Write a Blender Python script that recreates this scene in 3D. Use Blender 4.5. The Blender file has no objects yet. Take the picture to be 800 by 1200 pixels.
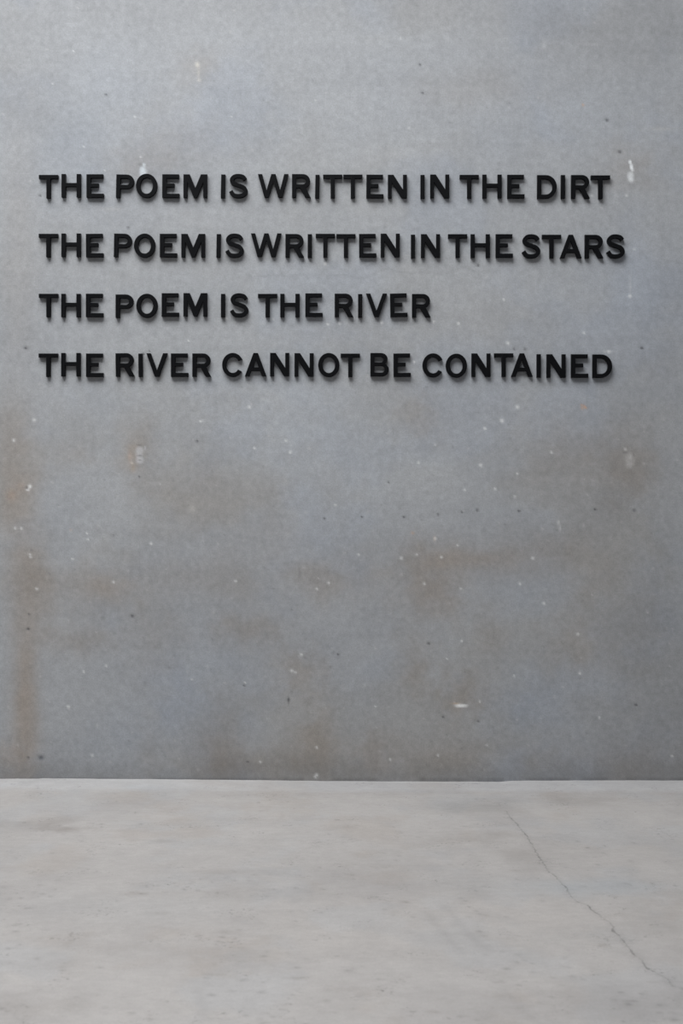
import bpy, bmesh, math
import numpy as np
from mathutils import Vector, Matrix

S = bpy.context.scene
COL = S.collection

# ------------------------------------------------------------------ camera, world, light, exposure
FPX = 1664.0            # focal length in pixels of the 800 x 1200 frame
DIST = 8.0              # camera to wall
EYE = 1.505             # eye height
PXM = FPX / DIST        # pixels per metre on the wall
VPX, HZ = 430.0, 600.0  # vanishing point

cam_d = bpy.data.cameras.new('camera')
cam = bpy.data.objects.new('camera', cam_d)
COL.objects.link(cam)
cam.location = (0, -DIST, EYE)
cam.rotation_euler = (math.pi / 2, 0, 0)
cam_d.sensor_fit = 'AUTO'
cam_d.sensor_width = 36.0
cam_d.lens = 36.0 * FPX / 1200.0
cam_d.shift_x = (400.0 - VPX) / 1200.0
cam_d.dof.use_dof = True
cam_d.dof.focus_distance = DIST
cam_d.dof.aperture_fstop = 4.0
S.camera = cam

world = bpy.data.worlds.new('world')
S.world = world
world.use_nodes = True
world.node_tree.nodes['Background'].inputs[0].default_value = (0.80, 0.88, 1.0, 1)
world.node_tree.nodes['Background'].inputs[1].default_value = 1.0

CEIL = 8.6
ROOM = (-6.4, 4.4, -12.0, 0.0)          # x0, x1, y0, y1
SKY = (-6.0, 0.9, -7.0, -1.9)           # the rooflight opening
l = bpy.data.lights.new('rooflight_daylight', 'AREA')
l.shape = 'RECTANGLE'
l.size, l.size_y = SKY[1] - SKY[0], SKY[3] - SKY[2]
l.energy = 1400
l.color = (0.98, 0.99, 1.0)
lo = bpy.data.objects.new('rooflight_daylight', l)
COL.objects.link(lo)
lo.location = ((SKY[0] + SKY[1]) / 2, (SKY[2] + SKY[3]) / 2, CEIL + 0.10)

S.view_settings.view_transform = 'Standard'
S.view_settings.look = 'None'
S.view_settings.gamma = 1.0
S.view_settings.use_curve_mapping = False
S.view_settings.exposure = 0.0

# ------------------------------------------------------------------ numeric noise for the concrete
def vnoise(x, y, seed):
    rng = np.random.default_rng(seed)
    N = 256
    t = rng.random((N, N))
    xi = np.floor(x).astype(int); yi = np.floor(y).astype(int)
    fx = x - xi; fy = y - yi
    fx = fx * fx * fx * (fx * (fx * 6 - 15) + 10); fy = fy * fy * fy * (fy * (fy * 6 - 15) + 10)
    a = t[xi % N, yi % N]; b = t[(xi + 1) % N, yi % N]
    c = t[xi % N, (yi + 1) % N]; d = t[(xi + 1) % N, (yi + 1) % N]
    return (a * (1 - fx) + b * fx) * (1 - fy) + (c * (1 - fx) + d * fx) * fy

def fbm(x, y, seed, octv=4, gain=0.5):
    s = np.zeros_like(x); amp = 1.0; tot = 0.0; f = 1.0
    for o in range(octv):
        ca, sa = math.cos(0.6 * o), math.sin(0.6 * o)
        s += amp * vnoise((x * ca - y * sa) * f + 17.3 * o, (x * sa + y * ca) * f + 5.1 * o, seed + o)
        tot += amp; amp *= gain; f *= 2.03
    return s / tot

def sstep(a, b, v):
    t = np.clip((v - a) / (b - a), 0, 1)
    return t * t * (3 - 2 * t)

def mixc(col, target, m):
    col += (np.asarray(target, float) - col) * m[..., None]

def mulc(col, k, m):
    col *= 1 + (np.asarray(k, float) - 1) * m[..., None]

def seg_dist(px, py, pts):
    best = np.full(px.shape, 1e9)
    for (x0, y0), (x1, y1) in zip(pts[:-1], pts[1:]):
        dx, dy = x1 - x0, y1 - y0
        t = np.clip(((px - x0) * dx + (py - y0) * dy) / (dx * dx + dy * dy), 0, 1)
        best = np.minimum(best, np.hypot(px - x0 - t * dx, py - y0 - t * dy))
    return best

def grid_object(name, X, Y, Z, colour, mat, extra=None):
    """A surface of rows x cols vertices with its mineral colour kept per vertex."""
    r, c = X.shape
    me = bpy.data.meshes.new(name)
    n = r * c
    me.vertices.add(n)
    me.vertices.foreach_set('co', np.stack([X, Y, Z], -1).astype(np.float32).ravel())
    i = np.arange(n).reshape(r, c)
    q = np.stack([i[:-1, :-1], i[:-1, 1:], i[1:, 1:], i[1:, :-1]], -1).reshape(-1, 4)
    m = len(q)
    me.loops.add(m * 4); me.polygons.add(m)
    me.loops.foreach_set('vertex_index', q.astype(np.int32).ravel())
    me.polygons.foreach_set('loop_start', (np.arange(m) * 4).astype(np.int32))
    me.update(calc_edges=True)
    me.polygons.foreach_set('use_smooth', np.ones(m, bool))
    a = me.attributes.new('mineral', 'FLOAT_COLOR', 'POINT')
    rgba = np.ones((n, 4), np.float32); rgba[:, :3] = colour.reshape(n, 3)
    a.data.foreach_set('color', rgba.ravel())
    for k, v in (extra or {}).items():
        b = me.attributes.new(k, 'FLOAT', 'POINT')
        b.data.foreach_set('value', v.astype(np.float32).ravel())
    me.materials.append(mat)
    me.validate(); me.update()
    o = bpy.data.objects.new(name, me)
    COL.objects.link(o)
    o['kind'] = 'structure'
    return o

# ------------------------------------------------------------------ materials
class NT:
    def __init__(s, name):
        s.m = bpy.data.materials.new(name); s.m.use_nodes = True
        s.t = s.m.node_tree; s.b = s.t.nodes['Principled BSDF']
    def n(s, kind, **kw):
        x = s.t.nodes.new(kind)
        for k, v in kw.items():
            if k.startswith('i_'): x.inputs[k[2:].replace('_', ' ')].default_value = v
            else: setattr(x, k, v)
        return x
    def l(s, a, b): s.t.links.new(a, b)
    def math(s, op, a, b=None, c=None, clamp=False):
        x = s.n('ShaderNodeMath', operation=op, use_clamp=clamp)
        for i, v in enumerate((a, b, c)):
            if v is None: continue
            if isinstance(v, (int, float)): x.inputs[i].default_value = v
            else: s.l(v, x.inputs[i])
        return x.outputs[0]
    def ramp(s, v, a, b, lo=0.0, hi=1.0):
        x = s.n('ShaderNodeMapRange', interpolation_type='SMOOTHSTEP')
        s.l(v, x.inputs[0])
        for i, q in enumerate((a, b, lo, hi)): x.inputs[i + 1].default_value = q
        return x.outputs[0]
    def noise(s, vec, scale, detail=3, rough=0.5):
        x = s.n('ShaderNodeTexNoise'); s.l(vec, x.inputs['Vector'])
        x.inputs['Scale'].default_value = scale; x.inputs['Detail'].default_value = detail
        x.inputs['Roughness'].default_value = rough
        return x.outputs['Fac']
    def mix(s, fac, a, b, mode='MIX'):
        x = s.n('ShaderNodeMix', data_type='RGBA', blend_type=mode)
        if isinstance(fac, (int, float)): x.inputs[0].default_value = fac
        else: s.l(fac, x.inputs[0])
        for i, v in ((6, a), (7, b)):
            if isinstance(v, tuple): x.inputs[i].default_value = (*v, 1)
            else: s.l(v, x.inputs[i])
        return x.outputs[2]

def concrete(name, grain_a, grain_b, rough, plain=None, crack=False, pores=0.0, trowel=False, bump=0.15):
    t = NT(name)
    co = t.n('ShaderNodeTexCoord').outputs['Object']
    if plain is None:
        col = t.n('ShaderNodeAttribute', attribute_name='mineral').outputs['Color']
    else:
        big = t.noise(co, 0.7, 5, 0.55)
        col = t.mix(t.ramp(big, 0.3, 0.7), tuple(plain), tuple(c * 0.8 for c in plain))
    g1 = t.ramp(t.noise(co, 130, 3, 0.6), 0.25, 0.75, 1 - grain_a, 1 + grain_a)
    g2 = t.ramp(t.noise(co, 34, 4, 0.6), 0.25, 0.75, 1 - grain_b, 1 + grain_b)
    g = t.math('MULTIPLY', g1, g2)
    if trowel:                                   # cloudy patches of dense fine scratches and pores
        patch = t.ramp(t.noise(co, 5.5, 3, 0.6), 0.52, 0.70)
        fine = t.ramp(t.noise(co, 48, 4, 0.7), 0.53, 0.66)
        g = t.math('MULTIPLY', g, t.math('SUBTRACT', 1.0, t.math('MULTIPLY', t.math('MULTIPLY', patch, fine), trowel)))
        mp = t.n('ShaderNodeMapping'); t.l(co, mp.inputs['Vector'])
        mp.inputs['Scale'].default_value = (1.0, 2.2, 1.0); mp.inputs['Rotation'].default_value = (0, 0, 0.10)
        st = t.ramp(t.noise(mp.outputs[0], 9, 5, 0.65), 0.30, 0.72, 0.965, 1.03)
        g = t.math('MULTIPLY', g, st)
    if pores:
        v = t.n('ShaderNodeTexVoronoi', feature='F1'); t.l(co, v.inputs['Vector']); v.inputs['Scale'].default_value = 42
        keep = t.n('ShaderNodeSeparateColor'); t.l(v.outputs['Color'], keep.inputs[0])
        dot = t.math('MULTIPLY', t.ramp(v.outputs['Distance'], 0.07, 0.15, 1, 0), t.ramp(keep.outputs[0], 0.80, 0.82))
        g = t.math('MULTIPLY', g, t.math('SUBTRACT', 1.0, t.math('MULTIPLY', dot, pores)))
    if crack:
        jag = t.math('MULTIPLY', t.math('SUBTRACT', t.noise(co, 15, 4, 0.7), 0.5), 0.034)
        cd = t.math('ABSOLUTE', t.math('ADD', t.n('ShaderNodeAttribute', attribute_name='crack').outputs['Fac'], jag))
        wob = t.ramp(t.noise(co, 24, 3, 0.6), 0.3, 0.7, 0.0010, 0.0052)
        line = t.math('DIVIDE', cd, wob)
        line = t.ramp(line, 0.5, 1.5, 1, 0)
        halo = t.ramp(cd, 0.0, 0.035, 0.10, 0.0)
        g = t.math('MULTIPLY', g, t.math('SUBTRACT', 1.0, t.math('MULTIPLY', line, t.ramp(t.noise(co, 11, 3, 0.6), 0.35, 0.65, 0.12, 0.42))))
        g = t.math('MULTIPLY', g, t.math('SUBTRACT', 1.0, t.math('MULTIPLY', halo, t.ramp(t.noise(co, 60, 2), 0.4, 0.6))))
    gc = t.n('ShaderNodeCombineColor')
    for i in range(3): t.l(g, gc.inputs[i])
    out = t.mix(1.0, col, gc.outputs[0], 'MULTIPLY')
    t.l(out, t.b.inputs['Base Color'])
    t.b.inputs['Roughness'].default_value = rough
    t.b.inputs['Specular IOR Level'].default_value = 0.25
    bp = t.n('ShaderNodeBump'); bp.inputs['Strength'].default_value = bump; bp.inputs['Distance'].default_value = 0.004
    t.l(t.noise(co, 60, 5, 0.6), bp.inputs['Height']); t.l(bp.outputs[0], t.b.inputs['Normal'])
    return t.m

M_WALL = concrete('wall_concrete', 0.09, 0.06, 0.72, bump=0.12)
M_FLOOR = concrete('floor_concrete', 0.06, 0.04, 0.62, crack=True, trowel=0.46, pores=0.2, bump=0.06)
M_PLAIN = concrete('side_concrete', 0.04, 0.03, 0.75, plain=(0.27, 0.272, 0.28))
M_CEIL = concrete('ceiling_concrete', 0.02, 0.02, 0.8, plain=(0.55, 0.55, 0.55))

t = NT('black_powder_coat')
co = t.n('ShaderNodeTexCoord').outputs['Object']
t.l(t.mix(t.noise(co, 40, 3), (0.0016, 0.0018, 0.0023), (0.0026, 0.0028, 0.0036)), t.b.inputs['Base Color'])
t.b.inputs['Roughness'].default_value = 0.45
t.b.inputs['Specular IOR Level'].default_value = 0.10
bp = t.n('ShaderNodeBump'); bp.inputs['Strength'].default_value = 0.04; bp.inputs['Distance'].default_value = 0.001
t.l(t.noise(co, 500, 2), bp.inputs['Height']); t.l(bp.outputs[0], t.b.inputs['Normal'])
M_LETTER = t.m

# ------------------------------------------------------------------ back wall (real places and sizes: metres from pixels of the wall plane)
def wx(px): return (px - VPX) / PXM
def wz(py): return EYE - (py - HZ) / PXM

STEP = 1.75
gx = np.concatenate([np.linspace(ROOM[0], wx(-75), 14)[:-1], wx(np.arange(-75, 876, STEP)), np.linspace(wx(876), ROOM[1], 12)])
gz = np.concatenate([np.linspace(CEIL, wz(-75), 12)[:-1], wz(np.arange(-75, 912, STEP)), [0.0, -0.05]])
WXg, WZg = np.meshgrid(gx, gz)
PX = WXg * PXM + VPX
PY = HZ - (WZg - EYE) * PXM

def ell(cx, cy, rx, ry, soft=1.0, rot=0.0, wob=0.35, seed=3):
    """Ragged elliptical blotch, 1 inside to 0 outside."""
    dx, dy = PX - cx, PY - cy
    c, s = math.cos(rot), math.sin(rot)
    d = np.hypot((dx * c + dy * s) / rx, (-dx * s + dy * c) / ry)
    k = 2.2 / max(rx, ry)
    d = d + wob * (fbm(PX * k, PY * k, seed, 3) - 0.5) * 2
    return sstep(1 + soft, 1 - soft, d) if soft <= 1 else np.exp(-d * d)

W = np.empty(PX.shape + (3,)); W[:] = (0.268, 0.275, 0.284)
a = fbm(PX / 210, PY / 190, 11, 4)
mulc(W, (0.945, 0.95, 0.96), sstep(0.42, 0.68, a))
b = fbm(PX / 130, PY / 120, 23, 5, 0.55)
mulc(W, (0.98, 1.0, 1.035), sstep(0.50, 0.70, b))                          # bluish cement laitance
c = fbm(PX / 120, PY / 95, 37, 5, 0.55)
low = 0.30 + 0.70 * sstep(430, 640, PY)
mulc(W, (0.96, 0.935, 0.90), sstep(0.48, 0.72, c) * low)                  # warm brownish clouds
d = fbm(PX / 34, PY / 42, 51, 4, 0.6)
W *= (1 + 0.11 * (d - 0.5))[..., None]
v = fbm(PX / 9, PY / 130, 61, 3)                                            # faint vertical formwork runs
W *= (1 + 0.055 * (v - 0.5) * (0.4 + 0.6 * sstep(700, 300, PY)))[..., None]
h = fbm(PX / 160, PY / 12, 67, 3)
W *= (1 + 0.05 * (h - 0.5))[..., None]
e = fbm(PX / 5.5, PY / 5.5, 71, 3, 0.7)
W *= (1 + 0.22 * (e - 0.5))[..., None]

# stains that the wall carries, plus painted light falloff (GREY) and lit middle (PALE): (x, y, rx, ry, strength, tint)
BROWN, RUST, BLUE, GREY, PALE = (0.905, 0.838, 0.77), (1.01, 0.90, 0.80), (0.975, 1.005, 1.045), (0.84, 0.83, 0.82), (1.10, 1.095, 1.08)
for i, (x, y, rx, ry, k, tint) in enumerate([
    (28, 820, 17, 95, 0.9, BROWN), (12, 560, 26, 110, 0.8, BROWN), (30, 810, 14, 70, 0.7, RUST), (22, 300, 22, 190, 0.35, BROWN),  # tall left-edge browns also paint the dimmer light on that side
    (40, 680, 24, 60, 0.9, BROWN), (28, 590, 20, 60, 0.4, RUST), (10, 890, 30, 22, 0.7, RUST),
    (100, 685, 55, 26, 0.75, BROWN), (130, 690, 30, 14, 0.5, RUST), (90, 752, 42, 17, 0.8, BROWN), (180, 745, 30, 40, 0.5, BROWN),
    (240, 680, 70, 26, 0.5, BROWN), (292, 738, 42, 18, 0.9, BROWN), (350, 786, 28, 26, 0.95, BROWN), (385, 680, 46, 26, 0.8, BROWN),
    (262, 880, 24, 40, 0.8, BROWN), (300, 895, 60, 20, 0.6, BROWN), (371, 872, 26, 42, 0.95, BROWN), (172, 885, 18, 26, 0.5, BROWN),
    (230, 585, 60, 46, 0.5, BROWN), (320, 610, 50, 60, 0.3, BROWN), (160, 530, 22, 34, 0.8, BROWN), (156, 535, 9, 16, 0.6, RUST), (85, 532, 26, 16, 0.5, BROWN),
    (490, 690, 34, 40, 0.7, BROWN), (560, 655, 78, 22, 0.85, BROWN), (555, 655, 50, 10, 0.4, RUST), (640, 645, 50, 24, 0.6, BROWN),
    (500, 672, 26, 30, 0.5, BROWN), (492, 488, 26, 26, 0.6, BROWN), (660, 535, 50, 40, 0.5, BROWN), (738, 545, 34, 42, 0.75, BROWN),
    (520, 705, 30, 20, 0.7, BROWN), (575, 742, 18, 34, 0.5, BROWN), (488, 785, 18, 26, 0.7, BROWN), (540, 815, 28, 28, 0.95, BROWN),
    (680, 755, 34, 34, 0.6, BROWN), (515, 888, 100, 26, 0.75, BROWN), (440, 885, 22, 30, 0.7, BROWN), (740, 895, 60, 22, 0.6, BROWN),
    (700, 680, 40, 30, 0.4, BROWN), (765, 735, 60, 50, 0.5, GREY), (780, 850, 60, 60, 0.6, GREY), (700, 830, 60, 40, 0.3, GREY),
    (165, 190, 30, 20, 0.5, BROWN), (205, 165, 40, 30, 0.35, BROWN), (232, 78, 24, 20, 0.45, BROWN), (738, 195, 34, 26, 0.55, BROWN),
    (560, 105, 90, 26, 0.35, BROWN), (700, 40, 100, 40, 0.5, GREY), (560, 8, 160, 30, 0.4, GREY), (760, 30, 90, 60, 0.5, GREY), (10, 40, 60, 140, 0.55, GREY), (250, 0, 320, 34, 0.5, GREY),  # greys paint weaker light along the top edge and upper corners
    (120, 470, 45, 30, 0.7, BLUE), (70, 185, 50, 60, 0.6, BLUE), (130, 110, 60, 50, 0.5, BLUE), (660, 130, 90, 50, 0.6, BLUE), (720, 330, 70, 60, 0.7, BLUE),
    (700, 470, 90, 26, 0.5, BLUE), (480, 110, 90, 50, 0.4, BLUE), (240, 800, 60, 60, 0.6, BLUE), (150, 860, 40, 30, 0.6, BLUE), (590, 800, 50, 80, 0.7, BLUE),
    (420, 830, 40, 50, 0.6, BLUE), (620, 690, 50, 30, 0.5, BLUE), (330, 560, 70, 60, 0.5, BLUE), (70, 620, 30, 40, 0.4, BLUE),
    (420, 180, 130, 60, 0.35, PALE), (400, 30, 120, 40, 0.3, PALE), (360, 500, 150, 80, 0.8, PALE), (430, 330, 180, 120, 0.5, PALE), (410, 560, 140, 70, 0.7, PALE), (150, 600, 80, 60, 0.5, PALE), (150, 420, 120, 60, 0.4, PALE), (760, 560, 70, 200, 0.45, GREY), (780, 760, 50, 130, 0.4, GREY)]):  # PALE paints the brighter ellipse of light on the middle of the wall
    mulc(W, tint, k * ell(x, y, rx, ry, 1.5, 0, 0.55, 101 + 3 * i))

# dirt along the foot of the wall, ragged upper edge
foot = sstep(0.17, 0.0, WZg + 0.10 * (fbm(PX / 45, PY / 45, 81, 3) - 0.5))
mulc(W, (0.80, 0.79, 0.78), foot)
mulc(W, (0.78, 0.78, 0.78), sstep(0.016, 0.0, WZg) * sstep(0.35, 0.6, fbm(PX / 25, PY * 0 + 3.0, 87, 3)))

# one hairline crack across the wall below the second line
cr = seg_dist(PX, PY, [(285, 326), (300, 325), (318, 322), (340, 324), (362, 321), (382, 323), (402, 322), (422, 326), (435, 324), (444, 318), (455, 314), (464, 318), (482, 320),
                       (500, 318), (520, 322), (534, 316), (544, 313), (556, 318), (582, 318)])
W *= (1 - 0.085 * np.exp(-(cr / 1.1) ** 2) * (0.5 + fbm(PX / 20, PY / 20, 91, 2)))[..., None]

# fine specks: pale aggregate and dark air holes, scattered
rng = np.random.default_rng(7)
depth = np.zeros(PX.shape)
gi0 = int(np.argmin(np.abs(gx - wx(-75)))); gj0 = int(np.argmin(np.abs(gz - wz(-75))))
def dab(x, y, rx, ry, colour, k, dep=0.0, hard=False):
    """One small mark, worked only on the vertices around it."""
    ia = max(0, gi0 + int((x - 3 * rx - 4 + 75) / STEP)); ib = min(len(gx), gi0 + int((x + 3 * rx + 4 + 75) / STEP) + 2)
    ja = max(0, gj0 + int((y - 3 * ry - 4 + 75) / STEP)); jb = min(len(gz), gj0 + int((y + 3 * ry + 4 + 75) / STEP) + 2)
    if ia >= ib or ja >= jb: return
    s = (slice(ja, jb), slice(ia, ib))
    q = ((PX[s] - x) / rx) ** 2 + ((PY[s] - y) / ry) ** 2
    m = k * (sstep(1.5, 0.55, np.sqrt(q)) if hard else np.exp(-q))
    W[s] += (np.asarray(colour) - W[s]) * m[..., None]
    depth[s] += dep * m
for n in range(1500):
    x, y = rng.uniform(-70, 870), rng.uniform(-70, 905)
    if rng.random() > 0.25 + 0.75 * max(0, min(1, (y - 250) / 400)): continue
    r = rng.uniform(0.8, 1.5)
    if rng.random() < 0.5:
        dab(x, y, r, r * rng.uniform(0.7, 1.1), (0.42, 0.41, 0.40), rng.uniform(0.12, 0.5))
    else:
        dab(x, y, r, r * rng.uniform(0.7, 1.1), (0.10, 0.10, 0.105), rng.uniform(0.12, 0.45))
WHT, DRK, ORG = (0.66, 0.66, 0.65), (0.035, 0.035, 0.038), (0.42, 0.25, 0.15)
for x, y, r in [(40, 492, 2.2), (86, 60, 1.3), (123, 200, 1), (98, 172, 1.2), (158, 137, 1.6), (271, 137, 1.2), (370, 118, 1.3), (62, 98, 1.2), (469, 45, 1.2), (479, 150, 1.3),
                (16, 516, 1.9), (35, 650, 1.7), (36, 653, 1.5), (18, 619, 1.6), (25, 619, 1.8), (85, 655, 1.5), (102, 625, 1.2), (103, 632, 1.4), (133, 682, 1.8), (43, 690, 1.8),
                (292, 477, 1.9), (235, 494, 1.3), (298, 525, 1.8), (340, 530, 1.9), (335, 516, 1.3), (177, 637, 1.9), (276, 681, 1.7), (371, 690, 1.6), (385, 683, 1.8), (393, 592, 1.6),
                (606, 477, 2.4), (568, 502, 2.0), (588, 493, 2.6), (646, 530, 1.8), (563, 545, 2.3), (490, 542, 1.7), (510, 521, 1.3), (606, 555, 1.6), (544, 574, 1.5), (580, 573, 1.7),
                (603, 582, 1.4), (420, 650, 1.6), (470, 654, 2.0), (488, 650, 1.4), (517, 653, 1.8), (624, 654, 2.0), (536, 639, 1.6), (510, 631, 1.8), (497, 684, 1.7), (609, 684, 1.6),
                (342, 786, 2.0), (353, 767, 1.8), (346, 788, 1.6), (80, 828, 1.9), (98, 787, 1.5), (124, 780, 1.4), (287, 800, 1.3), (371, 876, 1.6), (371, 908, 2.0), (369, 910, 1.5),
                (108, 885, 1.6), (225, 796, 1.4), (305, 893, 1.5), (677, 743, 1.9), (679, 789, 1.8), (541, 751, 1.7), (637, 707, 2.0), (524, 772, 1.2), (540, 690, 1.4), (570, 873, 1.3),
                (457, 890, 1.6), (513, 885, 1.6), (787, 886, 1.7), (602, 792, 1.3), (702, 841, 1.4), (440, 828, 1.2), (562, 822, 1.4), (381, 309, 1.9), (398, 379, 1.6), (384, 380, 1.6),
                (447, 378, 1.9), (508, 377, 1.6), (537, 379, 1.9), (421, 424, 1.6), (485, 424, 1.6), (595, 402, 2.3), (590, 351, 1.6), (713, 412, 1.8), (738, 347, 1.9), (734, 229, 1.7),
                (693, 229, 1.6), (265, 373, 1.7), (743, 292, 1.5), (165, 184, 1.5), (684, 390, 1.4), (221, 399, 1.2), (320, 374, 1.2)]:
    dab(x, y, 0.82 * r, 0.82 * r, WHT, 0.40 if y < 300 else 0.62)
for x, y, r in [(424, 606, 1.3), (473, 606, 1.5), (513, 603, 1.4), (559, 598, 1.5), (608, 599, 1.6), (697, 597, 1.4), (743, 598, 1.4), (560, 311, 1.6), (231, 517, 1.5), (752, 408, 1.9),
                (30, 408, 1.7), (155, 722, 1.7), (33, 737, 1.8), (502, 754, 1.7), (48, 888, 2.6), (33, 888, 1.4), (338, 820, 1.6), (286, 803, 1.2), (519, 840, 1.5), (124, 111, 1.5),
                (711, 141, 1.9), (726, 178, 1.9), (492, 76, 1.4), (495, 109, 1.4), (47, 229, 1.3), (455, 565, 1.2), (380, 608, 1.4), (163, 559, 1.2), (745, 826, 1.6), (560, 845, 1.3),
                (396, 767, 1.4), (34, 720, 1.2), (290, 893, 1.2), (590, 918, 1.2), (541, 600, 1.1), (168, 415, 1.3), (175, 412, 1.1), (602, 409, 1.3), (615, 409, 1.3), (150, 267, 1.4)]:
    dab(x, y, r * 1.05, r * 0.85, DRK, 0.9, dep=0.0025)
# drips, scrapes, filled anchor holes
dab(231, 76, 2.2, 3.0, (0.50, 0.47, 0.42), 0.7); dab(232.5, 85, 1.2, 7.0, (0.42, 0.40, 0.36), 0.5); dab(233.5, 94, 2.2, 1.6, (0.46, 0.44, 0.41), 0.6)
dab(637, 52, 2.5, 6.0, (0.40, 0.41, 0.42), 0.35); dab(738, 335, 0.9, 13, (0.55, 0.55, 0.55), 0.35)
dab(690, 52, 16, 1.2, (0.36, 0.36, 0.36), 0.25); dab(775, 151, 18, 2.2, (0.38, 0.37, 0.35), 0.25); dab(712, 412, 8, 1.1, (0.5, 0.5, 0.5), 0.4)
for x, y, rx, ry, k in [(167.5, 202, 3.8, 6.0, 0.65), (169, 193, 1.0, 2.4, 0.7), (166, 198, 2.4, 3.0, 0.3)]: dab(x, y, rx, ry, (0.50, 0.54, 0.57), k, hard=True)
dab(164, 193, 2, 1.4, DRK, 0.3)
for x, y, rx, ry, k in [(738, 190, 1.2, 2.6, 0.9), (739.5, 195.5, 1.4, 3.4, 0.85), (741, 199, 1.2, 2.4, 0.6), (738.5, 206, 3.6, 4.4, 0.5), (739, 211, 3.0, 2.6, 0.4)]: dab(x, y, rx, ry, (0.64, 0.66, 0.67), k, hard=True)
for x, y, rx, ry, k in [(163.5, 528, 4.2, 4.6, 0.55), (163.5, 539, 4.2, 4.0, 0.55), (163, 534, 4.2, 3, 0.4), (170, 525, 1.4, 2.2, 0.4)]: dab(x, y, rx, ry, (0.44, 0.44, 0.45), k, hard=True)
dab(163, 522, 2.6, 1.2, DRK, 0.45); dab(163.5, 534.5, 2.6, 0.9, DRK, 0.7, dep=0.002); dab(164, 539.5, 1.8, 0.8, DRK, 0.55, dep=0.002)
dab(154.5, 542.5, 1.6, 1.4, (0.55, 0.50, 0.44), 0.6); dab(152, 535, 2.2, 6, ORG, 0.22); dab(156, 549, 3.0, 5, (0.36, 0.27, 0.18), 0.25)
for x, y, rx, ry, k in [(738, 538, 5.6, 9.0, 0.32), (737, 545, 4.0, 4.5, 0.2), (732.5, 526.5, 1.2, 2.0, 0.7), (738, 536.5, 1.6, 1.2, 0.55)]: dab(x, y, rx, ry, (0.42, 0.41, 0.40), k, hard=True)
dab(732, 531, 3.2, 0.9, DRK, 0.4); dab(739, 529.5, 4.0, 0.9, DRK, 0.35); dab(742.3, 533, 0.9, 2.6, DRK, 0.35)
for x, y, rx, ry, k in [(35, 570, 2.0, 2.0, 0.85), (32.5, 573.5, 1.8, 1.4, 0.9)]: dab(x, y, rx, ry, WHT, k)
dab(31.3, 571.8, 1.3, 1.3, DRK, 0.95, dep=0.004)
for x, y in [(681.5, 475), (684.5, 476), (682, 478.5), (686, 478)]: dab(x, y, 1.5, 1.2, ORG, 0.7)
dab(684, 477, 3.4, 2.8, ORG, 0.12); dab(683, 123, 1.4, 1.6, ORG, 0.6); dab(25, 570, 5, 5, ORG, 0.10); dab(13, 580, 6, 7, ORG, 0.18)
dab(483.5, 624.5, 2.0, 1.6, ORG, 0.45); dab(509, 631, 1.4, 3, (0.6, 0.5, 0.42), 0.4); dab(83, 621, 1.6, 1.6, ORG, 0.25)
dab(225, 596, 4, 5, (0.42, 0.40, 0.37), 0.35); dab(654, 612, 1.2, 3.5, WHT, 0.4); dab(656, 619, 1.2, 3, WHT, 0.3); dab(430, 557, 12, 4, (0.40, 0.41, 0.42), 0.2)
dab(351, 672, 0.8, 10, DRK, 0.45); dab(338, 821, 1.0, 4.5, DRK, 0.55); dab(688, 462, 0.9, 14, DRK, 0.06)
dab(540, 827, 7.5, 1.5, WHT, 0.8, hard=True); dab(538, 825.5, 3.5, 1.1, WHT, 0.6); dab(534, 824.5, 4, 0.9, (0.42, 0.30, 0.2), 0.5)
dab(237, 493, 4, 1.2, WHT, 0.3); dab(460, 505, 1.0, 5, DRK, 0.18); dab(130, 245, 12, 2.0, (0.40, 0.39, 0.37), 0.25); dab(48, 888, 4.0, 3.4, (0.13, 0.14, 0.16), 0.4)

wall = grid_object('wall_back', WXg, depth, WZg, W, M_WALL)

# ------------------------------------------------------------------ floor
def floor_at(px, py):
    d = FPX * EYE / (py - HZ)
    return (px - VPX) / FPX * d, d - DIST

rows_px = np.concatenate([np.arange(912.6, 930, 0.9), np.arange(930, 1230, 1.7)])
dense_y = np.array([min(0.004, FPX * EYE / (p - HZ) - DIST) for p in rows_px])
gy = np.concatenate([dense_y, np.linspace(dense_y[-1] - 0.15, ROOM[2], 20)])
fx = np.concatenate([np.linspace(ROOM[0], -2.7, 12)[:-1], np.arange(-2.7, 2.35, 0.009), np.linspace(2.36, ROOM[1], 10)])
FX, FY = np.meshgrid(fx, gy)
FD = FY + DIST
FPXx = VPX + FX / np.maximum(FD, 0.4) * FPX
FPYy = HZ + FPX * EYE / np.maximum(FD, 0.4)
F = np.empty(FX.shape + (3,)); F[:] = (0.314, 0.298, 0.285)
a = fbm(FX * 1.6, FY * 1.3, 201, 5, 0.55)
mulc(F, (0.925, 0.925, 0.93), sstep(0.42, 0.68, a))
b = fbm(FX * 2.6 + 9, FY * 2.2, 211, 4, 0.55)
mulc(F, (0.98, 1.0, 1.02), sstep(0.5, 0.68, b))
c = fbm(FX * 2.2 + 30, FY * 1.6, 221, 5, 0.6)
mulc(F, (0.965, 0.945, 0.925), sstep(0.54, 0.72, c))
d = fbm(FX * 9, FY * 7, 231, 4, 0.6)
F *= (1 + 0.15 * (d - 0.5))[..., None]
F *= (1 - 0.16 * sstep(-0.3, -2.6, FY + 0.5 * (fbm(FX, FY, 237, 3) - 0.5)))[..., None]      # painted dimmer toward the camera, offsetting the rooflight's stronger light there
# cleaner, paler strip that runs along the wall
strip = sstep(-0.40, -0.22, FY + 0.10 * (fbm(FX * 3, FY * 3, 241, 3) - 0.5))
mulc(F, (1.13, 1.165, 1.205), strip)
mulc(F, (1.05, 1.05, 1.05), sstep(-0.05, -0.01, FY))

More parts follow.
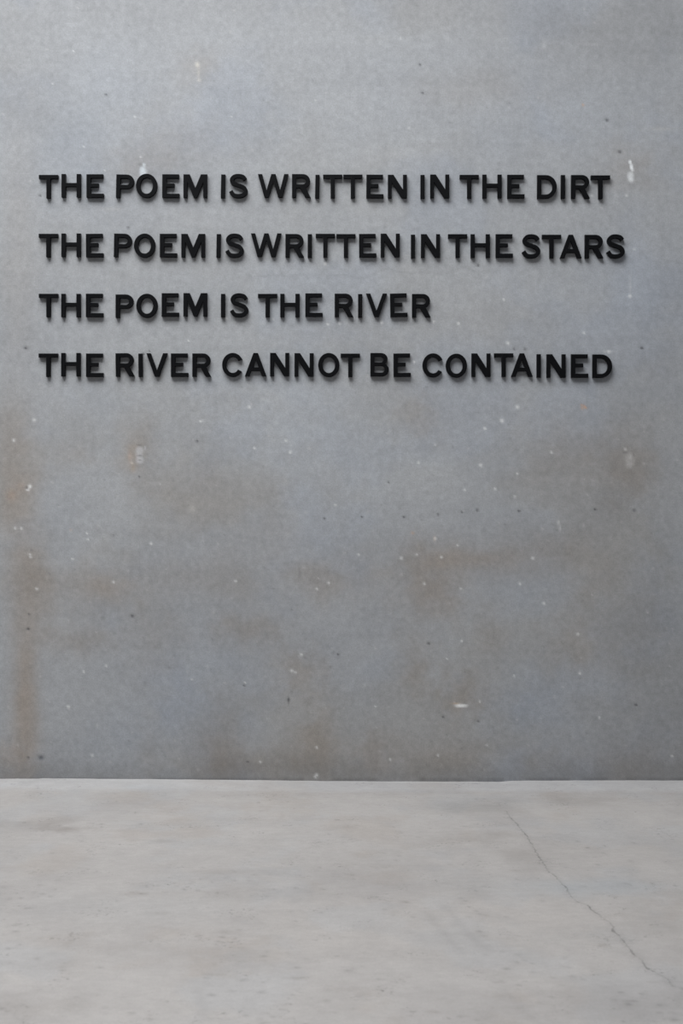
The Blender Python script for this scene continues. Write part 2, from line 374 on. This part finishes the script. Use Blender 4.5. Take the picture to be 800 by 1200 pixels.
def fell(px, py, rx, ry, seed, wob=0.5):
    """Ragged floor blotch; the radii are metres on the floor."""
    cx, cy = floor_at(px, py)
    k = 2.0 / max(rx, ry)
    d = np.hypot((FX - cx) / rx, (FY - cy) / ry) + wob * 2 * (fbm(FX * k, FY * k, seed, 3) - 0.5)
    return np.exp(-np.clip(d, 0, None) ** 2)
for i, (px, py, rx, ry, k) in enumerate([
    (62, 963, 0.10, 0.20, 0.75), (75, 972, 0.13, 0.05, 1.0), (25, 965, 0.16, 0.10, 0.7), (190, 986, 0.06, 0.05, 0.6), (158, 1047, 0.05, 0.03, 1.0), (190, 1070, 0.05, 0.02, 0.5),
    (258, 1092, 0.05, 0.03, 0.6), (348, 1146, 0.045, 0.012, 0.9), (252, 1142, 0.05, 0.012, 0.6), (560, 945, 0.28, 0.20, 0.7), (680, 938, 0.30, 0.12, 0.6), (740, 990, 0.5, 0.30, 0.35),
    (610, 1005, 0.10, 0.20, 0.6), (588, 978, 0.10, 0.08, 0.6), (530, 985, 0.22, 0.20, 0.5), (270, 1022, 0.20, 0.06, 0.5), (320, 960, 0.5, 0.06, 0.3), (395, 970, 0.10, 0.06, 0.5),
    (760, 1175, 0.40, 0.18, 0.5), (790, 1100, 0.12, 0.4, 0.3), (70, 1130, 0.12, 0.10, 0.4), (20, 1180, 0.2, 0.12, 0.5), (585, 1167, 0.05, 0.03, 0.5), (420, 1160, 0.10, 0.08, 0.35),
    (508, 1186, 0.02, 0.015, 0.8), (475, 1057, 0.02, 0.02, 0.7), (604, 1020, 0.016, 0.02, 0.9), (570, 1073, 0.015, 0.015, 0.7), (707, 1108, 0.02, 0.02, 0.9), (718, 1127, 0.01, 0.012, 0.7),
    (765, 1151, 0.022, 0.008, 0.8), (245, 1049, 0.4, 0.1, 0.2), (110, 1110, 0.3, 0.06, 0.25), (400, 1010, 0.1, 0.1, 0.25), (290, 1120, 0.25, 0.1, 0.15)]):
    mulc(F, (0.80, 0.785, 0.77), k * fell(px, py, 0.85 * rx, 0.85 * ry, 301 + 3 * i, 0.75))
for i, (px, py, rx, ry, k) in enumerate([(680, 1040, 0.35, 0.12, 0.7), (650, 1035, 0.3, 0.1, 0.4), (160, 1060, 0.4, 0.2, 0.4), (560, 945, 0.25, 0.15, 0.5), (700, 1100, 0.12, 0.1, 0.5)]):
    mulc(F, (0.955, 0.995, 1.025), k * fell(px, py, rx, ry, 501 + 3 * i))
for i, (px, py, rx, ry, k) in enumerate([(690, 1100, 0.10, 0.10, 0.6), (640, 1080, 0.4, 0.12, 0.3), (450, 1100, 0.6, 0.2, 0.3), (560, 1060, 0.4, 0.14, 0.3), (330, 1060, 0.5, 0.2, 0.2)]):
    mulc(F, (1.06, 1.035, 1.01), k * fell(px, py, rx, ry, 551 + 3 * i))
# faint diagonal scrapes
for pts, k in [([(498, 1068), (512, 1086), (540, 1116)], 0.07), ([(520, 1062), (545, 1090), (568, 1112)], 0.07), ([(590, 1160), (630, 1200)], 0.05), ([(560, 1185), (600, 1215)], 0.05),
               ([(230, 1160), (240, 1195)], 0.05), ([(120, 1100), (160, 1120), (180, 1110)], 0.03)]:
    w = seg_dist(FX, FY, [floor_at(*p) for p in pts])
    F *= (1 - k * np.exp(-(w / 0.02) ** 2))[..., None]
# scattered small pits in loose clusters
for n in range(420):
    if n % 7 == 0:
        q = (rng.uniform(-20, 820), rng.uniform(935, 1195))
    px, py = q[0] + rng.normal(0, 26), max(925, q[1] + rng.normal(0, 9))
    cx, cy = floor_at(px, py)
    ja = np.searchsorted(-gy, -(cy + 0.06)); jb = np.searchsorted(-gy, -(cy - 0.06)) + 1
    ia = np.searchsorted(fx, cx - 0.05); ib = np.searchsorted(fx, cx + 0.05)
    s = (slice(ja, jb), slice(ia, ib))
    r = rng.uniform(0.004, 0.009)
    F[s] *= (1 - rng.uniform(0.05, 0.30) * np.exp(-(((FX[s] - cx) / r / 1.4) ** 2 + ((FY[s] - cy) / r / 1.3) ** 2)))[..., None]
# the long crack: signed sideways distance from its line
crack_px = [(592, 949), (598, 958), (606, 966), (611, 973), (617, 979), (620, 985), (627, 996), (630, 1003), (636, 1010), (640, 1018), (645, 1023), (652, 1028), (658, 1036), (665, 1042), (667, 1048),
            (671, 1053), (677, 1057), (686, 1060), (694, 1066), (703, 1073), (708, 1078), (716, 1082), (718, 1086), (719, 1091), (724, 1096), (731, 1103), (733, 1108), (740, 1116), (746, 1121),
            (753, 1125), (755, 1131), (758, 1135), (768, 1140), (777, 1145), (784, 1149), (786, 1153), (792, 1157), (800, 1159), (815, 1168), (840, 1178)]
cp = np.array([floor_at(*p) for p in crack_px])
order = np.argsort(cp[:, 1]); cp = cp[order]
xc = np.interp(FY, cp[:, 1], cp[:, 0])
slope = np.gradient(cp[:, 0], cp[:, 1])
sl = np.interp(FY, cp[:, 1], np.convolve(np.pad(slope, 2, mode='edge'), np.ones(5) / 5, 'valid'))
CR = (FX - xc) / np.sqrt(1 + sl ** 2)
CR = np.where((FY > cp[-1, 1]) | (FY < cp[0, 1]), 1.0, CR)
# the slab's edge at the wall is not quite level
edge_px = np.interp(VPX + FX * PXM, [-60, 0, 45, 50, 120, 200, 300, 380, 460, 540, 585, 600, 640, 720, 800, 860],
                    [912.6, 912.6, 912.4, 911.9, 912.6, 913.2, 914.2, 915.2, 915.6, 915.9, 916.0, 914.9, 914.7, 914.5, 914.6, 914.6])
edge_px = edge_px + 0.5 * (fbm(FX * 12, FY * 0, 601, 3) - 0.5)
FZ = (913.0 - edge_px) / PXM * sstep(-0.9, -0.02, FY)
floor = grid_object('floor', FX, FY, FZ, F, M_FLOOR, {'crack': CR})
# grid rows run from the wall toward the camera, so turn the faces up
floor.data.flip_normals()

# ------------------------------------------------------------------ the rest of the room
def shell(name, boxes, mat):
    bm = bmesh.new()
    for (x0, x1, y0, y1, z0, z1) in boxes:
        m = Matrix.Translation(((x0 + x1) / 2, (y0 + y1) / 2, (z0 + z1) / 2)) @ Matrix.Diagonal((x1 - x0, y1 - y0, z1 - z0, 1))
        bmesh.ops.create_cube(bm, size=1, matrix=m)
    me = bpy.data.meshes.new(name); bm.to_mesh(me); bm.free()
    me.materials.append(mat)
    o = bpy.data.objects.new(name, me); COL.objects.link(o)
    o['kind'] = 'structure'
    return o
x0, x1, y0, y1 = ROOM
shell('wall_left', [(x0 - 0.2, x0, y0, y1, -0.05, CEIL)], M_PLAIN)
shell('wall_right', [(x1, x1 + 0.2, y0, y1, -0.05, CEIL)], M_PLAIN)
shell('wall_front', [(x0, x1, y0 - 0.2, y0, -0.05, CEIL)], M_PLAIN)
shell('ceiling', [(x0, SKY[0], y0, y1, CEIL, CEIL + 0.25), (SKY[1], x1, y0, y1, CEIL, CEIL + 0.25),
                  (SKY[0], SKY[1], y0, SKY[2], CEIL, CEIL + 0.25), (SKY[0], SKY[1], SKY[3], y1, CEIL, CEIL + 0.25)], M_CEIL)

# ------------------------------------------------------------------ the letters (units: cap height = 100)
SW, HW = 18.0, 16.5      # upright and level stroke widths

def arc(cx, cy, rx, ry, a0, a1, n=14):
    return [(cx + rx * math.cos(math.radians(a0 + (a1 - a0) * i / n)), cy + ry * math.sin(math.radians(a0 + (a1 - a0) * i / n))) for i in range(n + 1)]

def isect(p, q, r, s):
    d1 = (q[0] - p[0], q[1] - p[1]); d2 = (s[0] - r[0], s[1] - r[1])
    k = d1[0] * d2[1] - d1[1] * d2[0]
    t = ((r[0] - p[0]) * d2[1] - (r[1] - p[1]) * d2[0]) / k
    return (p[0] + t * d1[0], p[1] + t * d1[1])

def stroke(pts, w):
    """Catmull-Rom centre line given a constant width, square ends."""
    P = [Vector(p) for p in pts]
    P = [2 * P[0] - P[1]] + P + [2 * P[-1] - P[-2]]
    c = []
    for i in range(1, len(P) - 2):
        for k in range(6):
            t = k / 6
            c.append(0.5 * ((2 * P[i]) + (P[i + 1] - P[i - 1]) * t + (2 * P[i - 1] - 5 * P[i] + 4 * P[i + 1] - P[i + 2]) * t * t + (3 * P[i] - P[i - 1] - 3 * P[i + 1] + P[i + 2]) * t ** 3))
    c.append(P[-2])
    L, R = [], []
    for i, p in enumerate(c):
        t = (c[min(i + 1, len(c) - 1)] - c[max(i - 1, 0)]).normalized()
        n = Vector((-t.y, t.x)) * w / 2
        L.append(tuple(p + n)); R.append(tuple(p - n))
    return L + R[::-1]

def glyphs():
    G = {}
    G['T'] = [[(0, 100), (82.5, 100), (82.5, 100 - HW), (50.3, 100 - HW), (50.3, 0), (32.3, 0), (32.3, 100 - HW), (0, 100 - HW)]]
    G['H'] = [[(0, 0), (0, 100), (SW, 100), (SW, 61.5), (65, 61.5), (65, 100), (83, 100), (83, 0), (65, 0), (65, 46), (SW, 46), (SW, 0)]]
    G['E'] = [[(0, 0), (0, 100), (71.5, 100), (71.5, 100 - HW), (SW, 100 - HW), (SW, 60.5), (52, 60.5), (52, 45), (SW, 45), (SW, HW), (74, HW), (74, 0)]]
    G['I'] = [[(0, 0), (0, 100), (SW, 100), (SW, 0)]]
    G['P'] = [[(0, 0), (0, 100), (44, 100)] + arc(45, 69.5, 31.5, 30.5, 90, -90)[1:] + [(SW, 39), (SW, 0)],
              [(SW, 55.5), (SW, 83.5)] + arc(44, 69.5, 14.5, 14, 90, -90)]
    G['R'] = [[(0, 0), (0, 100), (46, 100)] + arc(46.5, 70, 31, 30, 90, -68)[1:] + [(80, 0), (57.5, 0), (34.5, 40), (SW, 40), (SW, 0)],
              [(SW, 56), (SW, 83.5)] + arc(45, 69.75, 15, 13.75, 90, -90)]
    G['B'] = [[(0, 0), (0, 100), (44, 100)] + arc(45, 75, 29, 25, 90, -52)[1:] + arc(49, 28, 31, 28, 52, -90) ,
              [(SW, 59.5), (SW, 84)] + arc(43, 71.75, 13.5, 12.25, 90, -90), [(SW, 16), (SW, 45)] + arc(47, 30.5, 15, 14.5, 90, -90)]
    G['D'] = [[(0, 0), (0, 100), (36, 100)] + arc(37, 50, 47, 50, 90, -90, 22)[1:], [(SW, HW), (SW, 83.5)] + arc(36, 50, 30, 33.5, 90, -90, 22)]
    G['O'] = [arc(45.75, 50, 45.75, 51.5, 0, 352.5, 47), arc(45.75, 50, 27, 34.5, 0, 352.5, 47)]
    G['C'] = [arc(45.75, 50, 45.75, 51.5, 28, 327, 44) + arc(45.75, 50, 27.5, 34.5, 325, 30, 44)]
    G['M'] = [[(0, 0), (0, 100), (27, 100), (51, 42), (75, 100), (102, 100), (102, 0), (85, 0), (85, 67), (58, 0), (44, 0), (17, 67), (17, 0)]]
    G['N'] = [[(0, 0), (0, 100), (24, 100), (65, 36), (65, 100), (82, 100), (82, 0), (59.5, 0), (16.5, 68), (16.5, 0)]]
    G['V'] = [[(0, 100), (18.5, 100), isect((18.5, 100), (54.5, 0), (71.5, 100), (35.5, 0)), (71.5, 100), (90, 100), (54.5, 0), (35.5, 0)]]
    G['W'] = [[(0, 100), (18.5, 100), isect((18.5, 100), (46, 0), (28, 0), (58, 100)), (57.5, 100), (76, 100), isect((76, 100), (105, 0), (87, 0), (113, 100)), (113, 100), (131, 100),
               (105, 0), (87, 0), isect((46, 0), (76, 100), (58, 100), (87, 0)), (46, 0), (28, 0)]]
    k = 37.5 / 100.0
    def inn(y, side):
        l = 19.5 + (46.5 - 19.5) * y / (0.72 * 100)
        return (l, y) if side < 0 else (93 - l, y)
    G['A'] = [[(0, 0), (37, 100), (56, 100), (93, 0), (73.5, 0), inn(23, 1), inn(23, -1), (19.5, 0)], [inn(38.5, -1), (46.5, 72), inn(38.5, 1)]]
    G['A'][0][5:7] = [(93 - (19.5 + 0.375 * 23), 23), (19.5 + 0.375 * 23, 23)]
    G['A'][1] = [(19.5 + 0.375 * 38.5, 38.5), (46.5, 74), (93 - (19.5 + 0.375 * 38.5), 38.5)]
    G['S'] = [stroke([(69, 77), (60, 88.5), (41, 93), (22, 89.5), (11.5, 76), (18, 62), (40, 53), (62, 43.5), (71, 27), (61, 12), (40, 7), (20, 11), (7, 28)], 17.2)]
    return G

DEPTH = 0.024
BEV = 0.0010
CAP_PX = 27.3
FRONT = DIST - DEPTH
UNIT = CAP_PX / 100.0 * FRONT / FPX          # metres per glyph unit

def letter_mesh(ch, contours):
    cu = bpy.data.curves.new('glyph', 'CURVE')
    cu.dimensions = '2D'; cu.fill_mode = 'BOTH'
    cu.extrude = DEPTH / 2 - BEV; cu.bevel_depth = BEV; cu.bevel_resolution = 1; cu.offset = -BEV
    for con in contours:
        sp = cu.splines.new('POLY'); sp.points.add(len(con) - 1); sp.use_cyclic_u = True
        for p, (x, y) in zip(sp.points, con): p.co = (x * UNIT, y * UNIT, 0, 1)
    o = bpy.data.objects.new('glyph', cu); COL.objects.link(o)
    dg = bpy.context.evaluated_depsgraph_get()
    me = bpy.data.meshes.new_from_object(o.evaluated_get(dg))
    bpy.data.objects.remove(o); bpy.data.curves.remove(cu)
    me.transform(Matrix.Translation((0, -DEPTH / 2, 0)) @ Matrix.Rotation(math.pi / 2, 4, 'X'))
    bm = bmesh.new(); bm.from_mesh(me)
    bmesh.ops.remove_doubles(bm, verts=bm.verts, dist=1e-6)
    bmesh.ops.recalc_face_normals(bm, faces=bm.faces)
    bm.to_mesh(me); bm.free()
    me.name = 'letter_' + ch.lower()
    me.materials.clear(); me.materials.append(M_LETTER)
    return me
MESH = {ch: letter_mesh(ch, con) for ch, con in glyphs().items()}

# every letter: (character, left edge px, top px, turn in degrees) for each word of the four lines
LINES = [
    ('the line ending DIRT', 'letters of the poem line that ends in DIRT', [
        ('the opening word THE', [('T', 45.4, 204.9, 0), ('H', 71.9, 203.8, 0), ('E', 101.2, 204.1, 0)]),
        ('the word POEM', [('P', 135.7, 204.2, -1.2), ('O', 159.1, 203.9, 0), ('E', 189.9, 204.1, -0.3), ('M', 214.8, 204.2, 0)]),
        ('the word IS', [('I', 258.5, 204.3, -1.2), ('S', 268.3, 204.1, 0)]),
        ('the word WRITTEN', [('W', 302.0, 203.9, 0), ('R', 342.0, 203.9, 0), ('I', 369.0, 204.7, -1), ('T', 378.4, 204.5, 0), ('T', 402.0, 204.5, 0), ('E', 429.0, 204.5, -0.4), ('N', 454.3, 204.7, 0)]),
        ('the word IN', [('I', 492.5, 204.9, 0), ('N', 503.9, 204.4, 0)]),
        ('the word THE before DIRT', [('T', 538.4, 204.8, 0), ('H', 565.1, 204.5, 0), ('E', 594.3, 204.7, 0)]),
        ('the word DIRT', [('D', 629.3, 205.1, 0), ('I', 657.1, 205.0, 0), ('R', 669.1, 205.0, 0), ('T', 692.2, 205.4, 0)])]),
    ('the line ending STARS', 'letters of the poem line that ends in STARS', [
        ('the opening word THE', [('T', 45.2, 273.9, 0), ('H', 71.8, 273.5, 0), ('E', 100.8, 274.0, 0.7)]),
        ('the word POEM', [('P', 133.2, 273.6, -1), ('O', 156.8, 274.0, 0), ('E', 187.1, 273.9, 0), ('M', 212.3, 274.0, 0)]),
        ('the word IS', [('I', 253.3, 274.2, -1), ('S', 263.8, 274.0, 0)]),
        ('the word WRITTEN', [('W', 293.8, 273.4, 0), ('R', 334.3, 274.1, 0), ('I', 360.4, 274.3, 0), ('T', 369.8, 273.9, 0), ('T', 393.9, 274.2, 0), ('E', 420.7, 274.1, 0.5), ('N', 445.9, 273.7, 0)]),
        ('the word IN', [('I', 481.3, 274.9, 0), ('N', 493.1, 274.3, 0)]),
        ('the word THE before STARS', [('T', 524.8, 274.3, 0), ('H', 551.3, 274.4, 0), ('E', 580.7, 274.3, 0)]),
        ('the word STARS', [('S', 611.4, 274.8, 0), ('T', 634.9, 275.0, 0), ('A', 656.0, 275.0, 0), ('R', 685.1, 275.1, 0), ('S', 710.3, 274.9, 0)])]),
    ('the line ending RIVER', 'letters of the poem line that ends in RIVER', [
        ('the opening word THE', [('T', 45.3, 344.2, 0), ('H', 71.6, 344.2, 0), ('E', 100.5, 344.1, 0)]),
        ('the word POEM', [('P', 135.3, 345.0, 0), ('O', 159.5, 344.5, 0), ('E', 189.3, 343.5, 0), ('M', 214.8, 343.4, 0)]),
        ('the word IS', [('I', 258.7, 344.3, 0), ('S', 269.2, 344.0, 0)]),
        ('the word THE before RIVER', [('T', 302.1, 344.3, 0), ('H', 328.2, 344.2, 0), ('E', 357.6, 343.7, 0)]),
        ('the word RIVER', [('R', 392.0, 344.0, 0), ('I', 419.4, 344.5, 0), ('V', 428.7, 343.9, 0), ('E', 457.3, 344.0, 1.2), ('R', 482.6, 344.4, 0)])]),
    ('the bottom line', 'letters of the bottom line of the poem', [
        ('the opening word THE', [('T', 45.1, 414.2, 0), ('H', 71.5, 413.6, 0), ('E', 100.7, 414.2, 0)]),
        ('the word RIVER', [('R', 135.6, 414.0, 1), ('I', 162.2, 414.3, 0.6), ('V', 171.4, 413.9, 0), ('E', 200.1, 414.1, 0), ('R', 225.2, 414.1, 0)]),
        ('the word CANNOT', [('C', 260.1, 413.9, 0), ('A', 286.7, 413.6, 0), ('N', 316.3, 413.5, 0), ('N', 344.9, 413.8, 0), ('O', 372.6, 414.0, 0), ('T', 399.0, 414.3, 0)]),
        ('the word BE', [('B', 433.8, 413.6, 0), ('E', 461.0, 414.2, 0.4)]),
        ('the word CONTAINED', [('C', 494.8, 414.4, 0), ('O', 522.1, 414.8, 0), ('N', 552.3, 414.1, 0), ('T', 578.8, 414.0, 0), ('A', 598.7, 414.0, 0), ('I', 628.7, 415.0, 0), ('N', 640.3, 415.1, 0),
                                ('E', 669.0, 415.1, 0), ('D', 694.2, 415.3, 0)])])]
ORD = ['first', 'second', 'third', 'fourth', 'fifth', 'sixth', 'seventh', 'eighth', 'ninth']
source = {}
for line, group, words in LINES:
    for word, letters in words:
        for i, (ch, px, py, turn) in enumerate(letters):
            if ch not in source:
                o = bpy.data.objects.new('raised_letter', MESH[ch]); source[ch] = o
            else:
                o = source[ch].copy()
            COL.objects.link(o)
            o.location = ((px - VPX) * FRONT / FPX, 0.0, EYE - (py + CAP_PX - HZ) * FRONT / FPX)
            o.rotation_euler = (0, -math.radians(turn), 0)
            o['label'] = 'black raised %s, %s letter of %s in %s' % (ch, ORD[i], word, line)
            o['category'] = 'letter'
            o['group'] = group
            o['kind'] = 'thing'
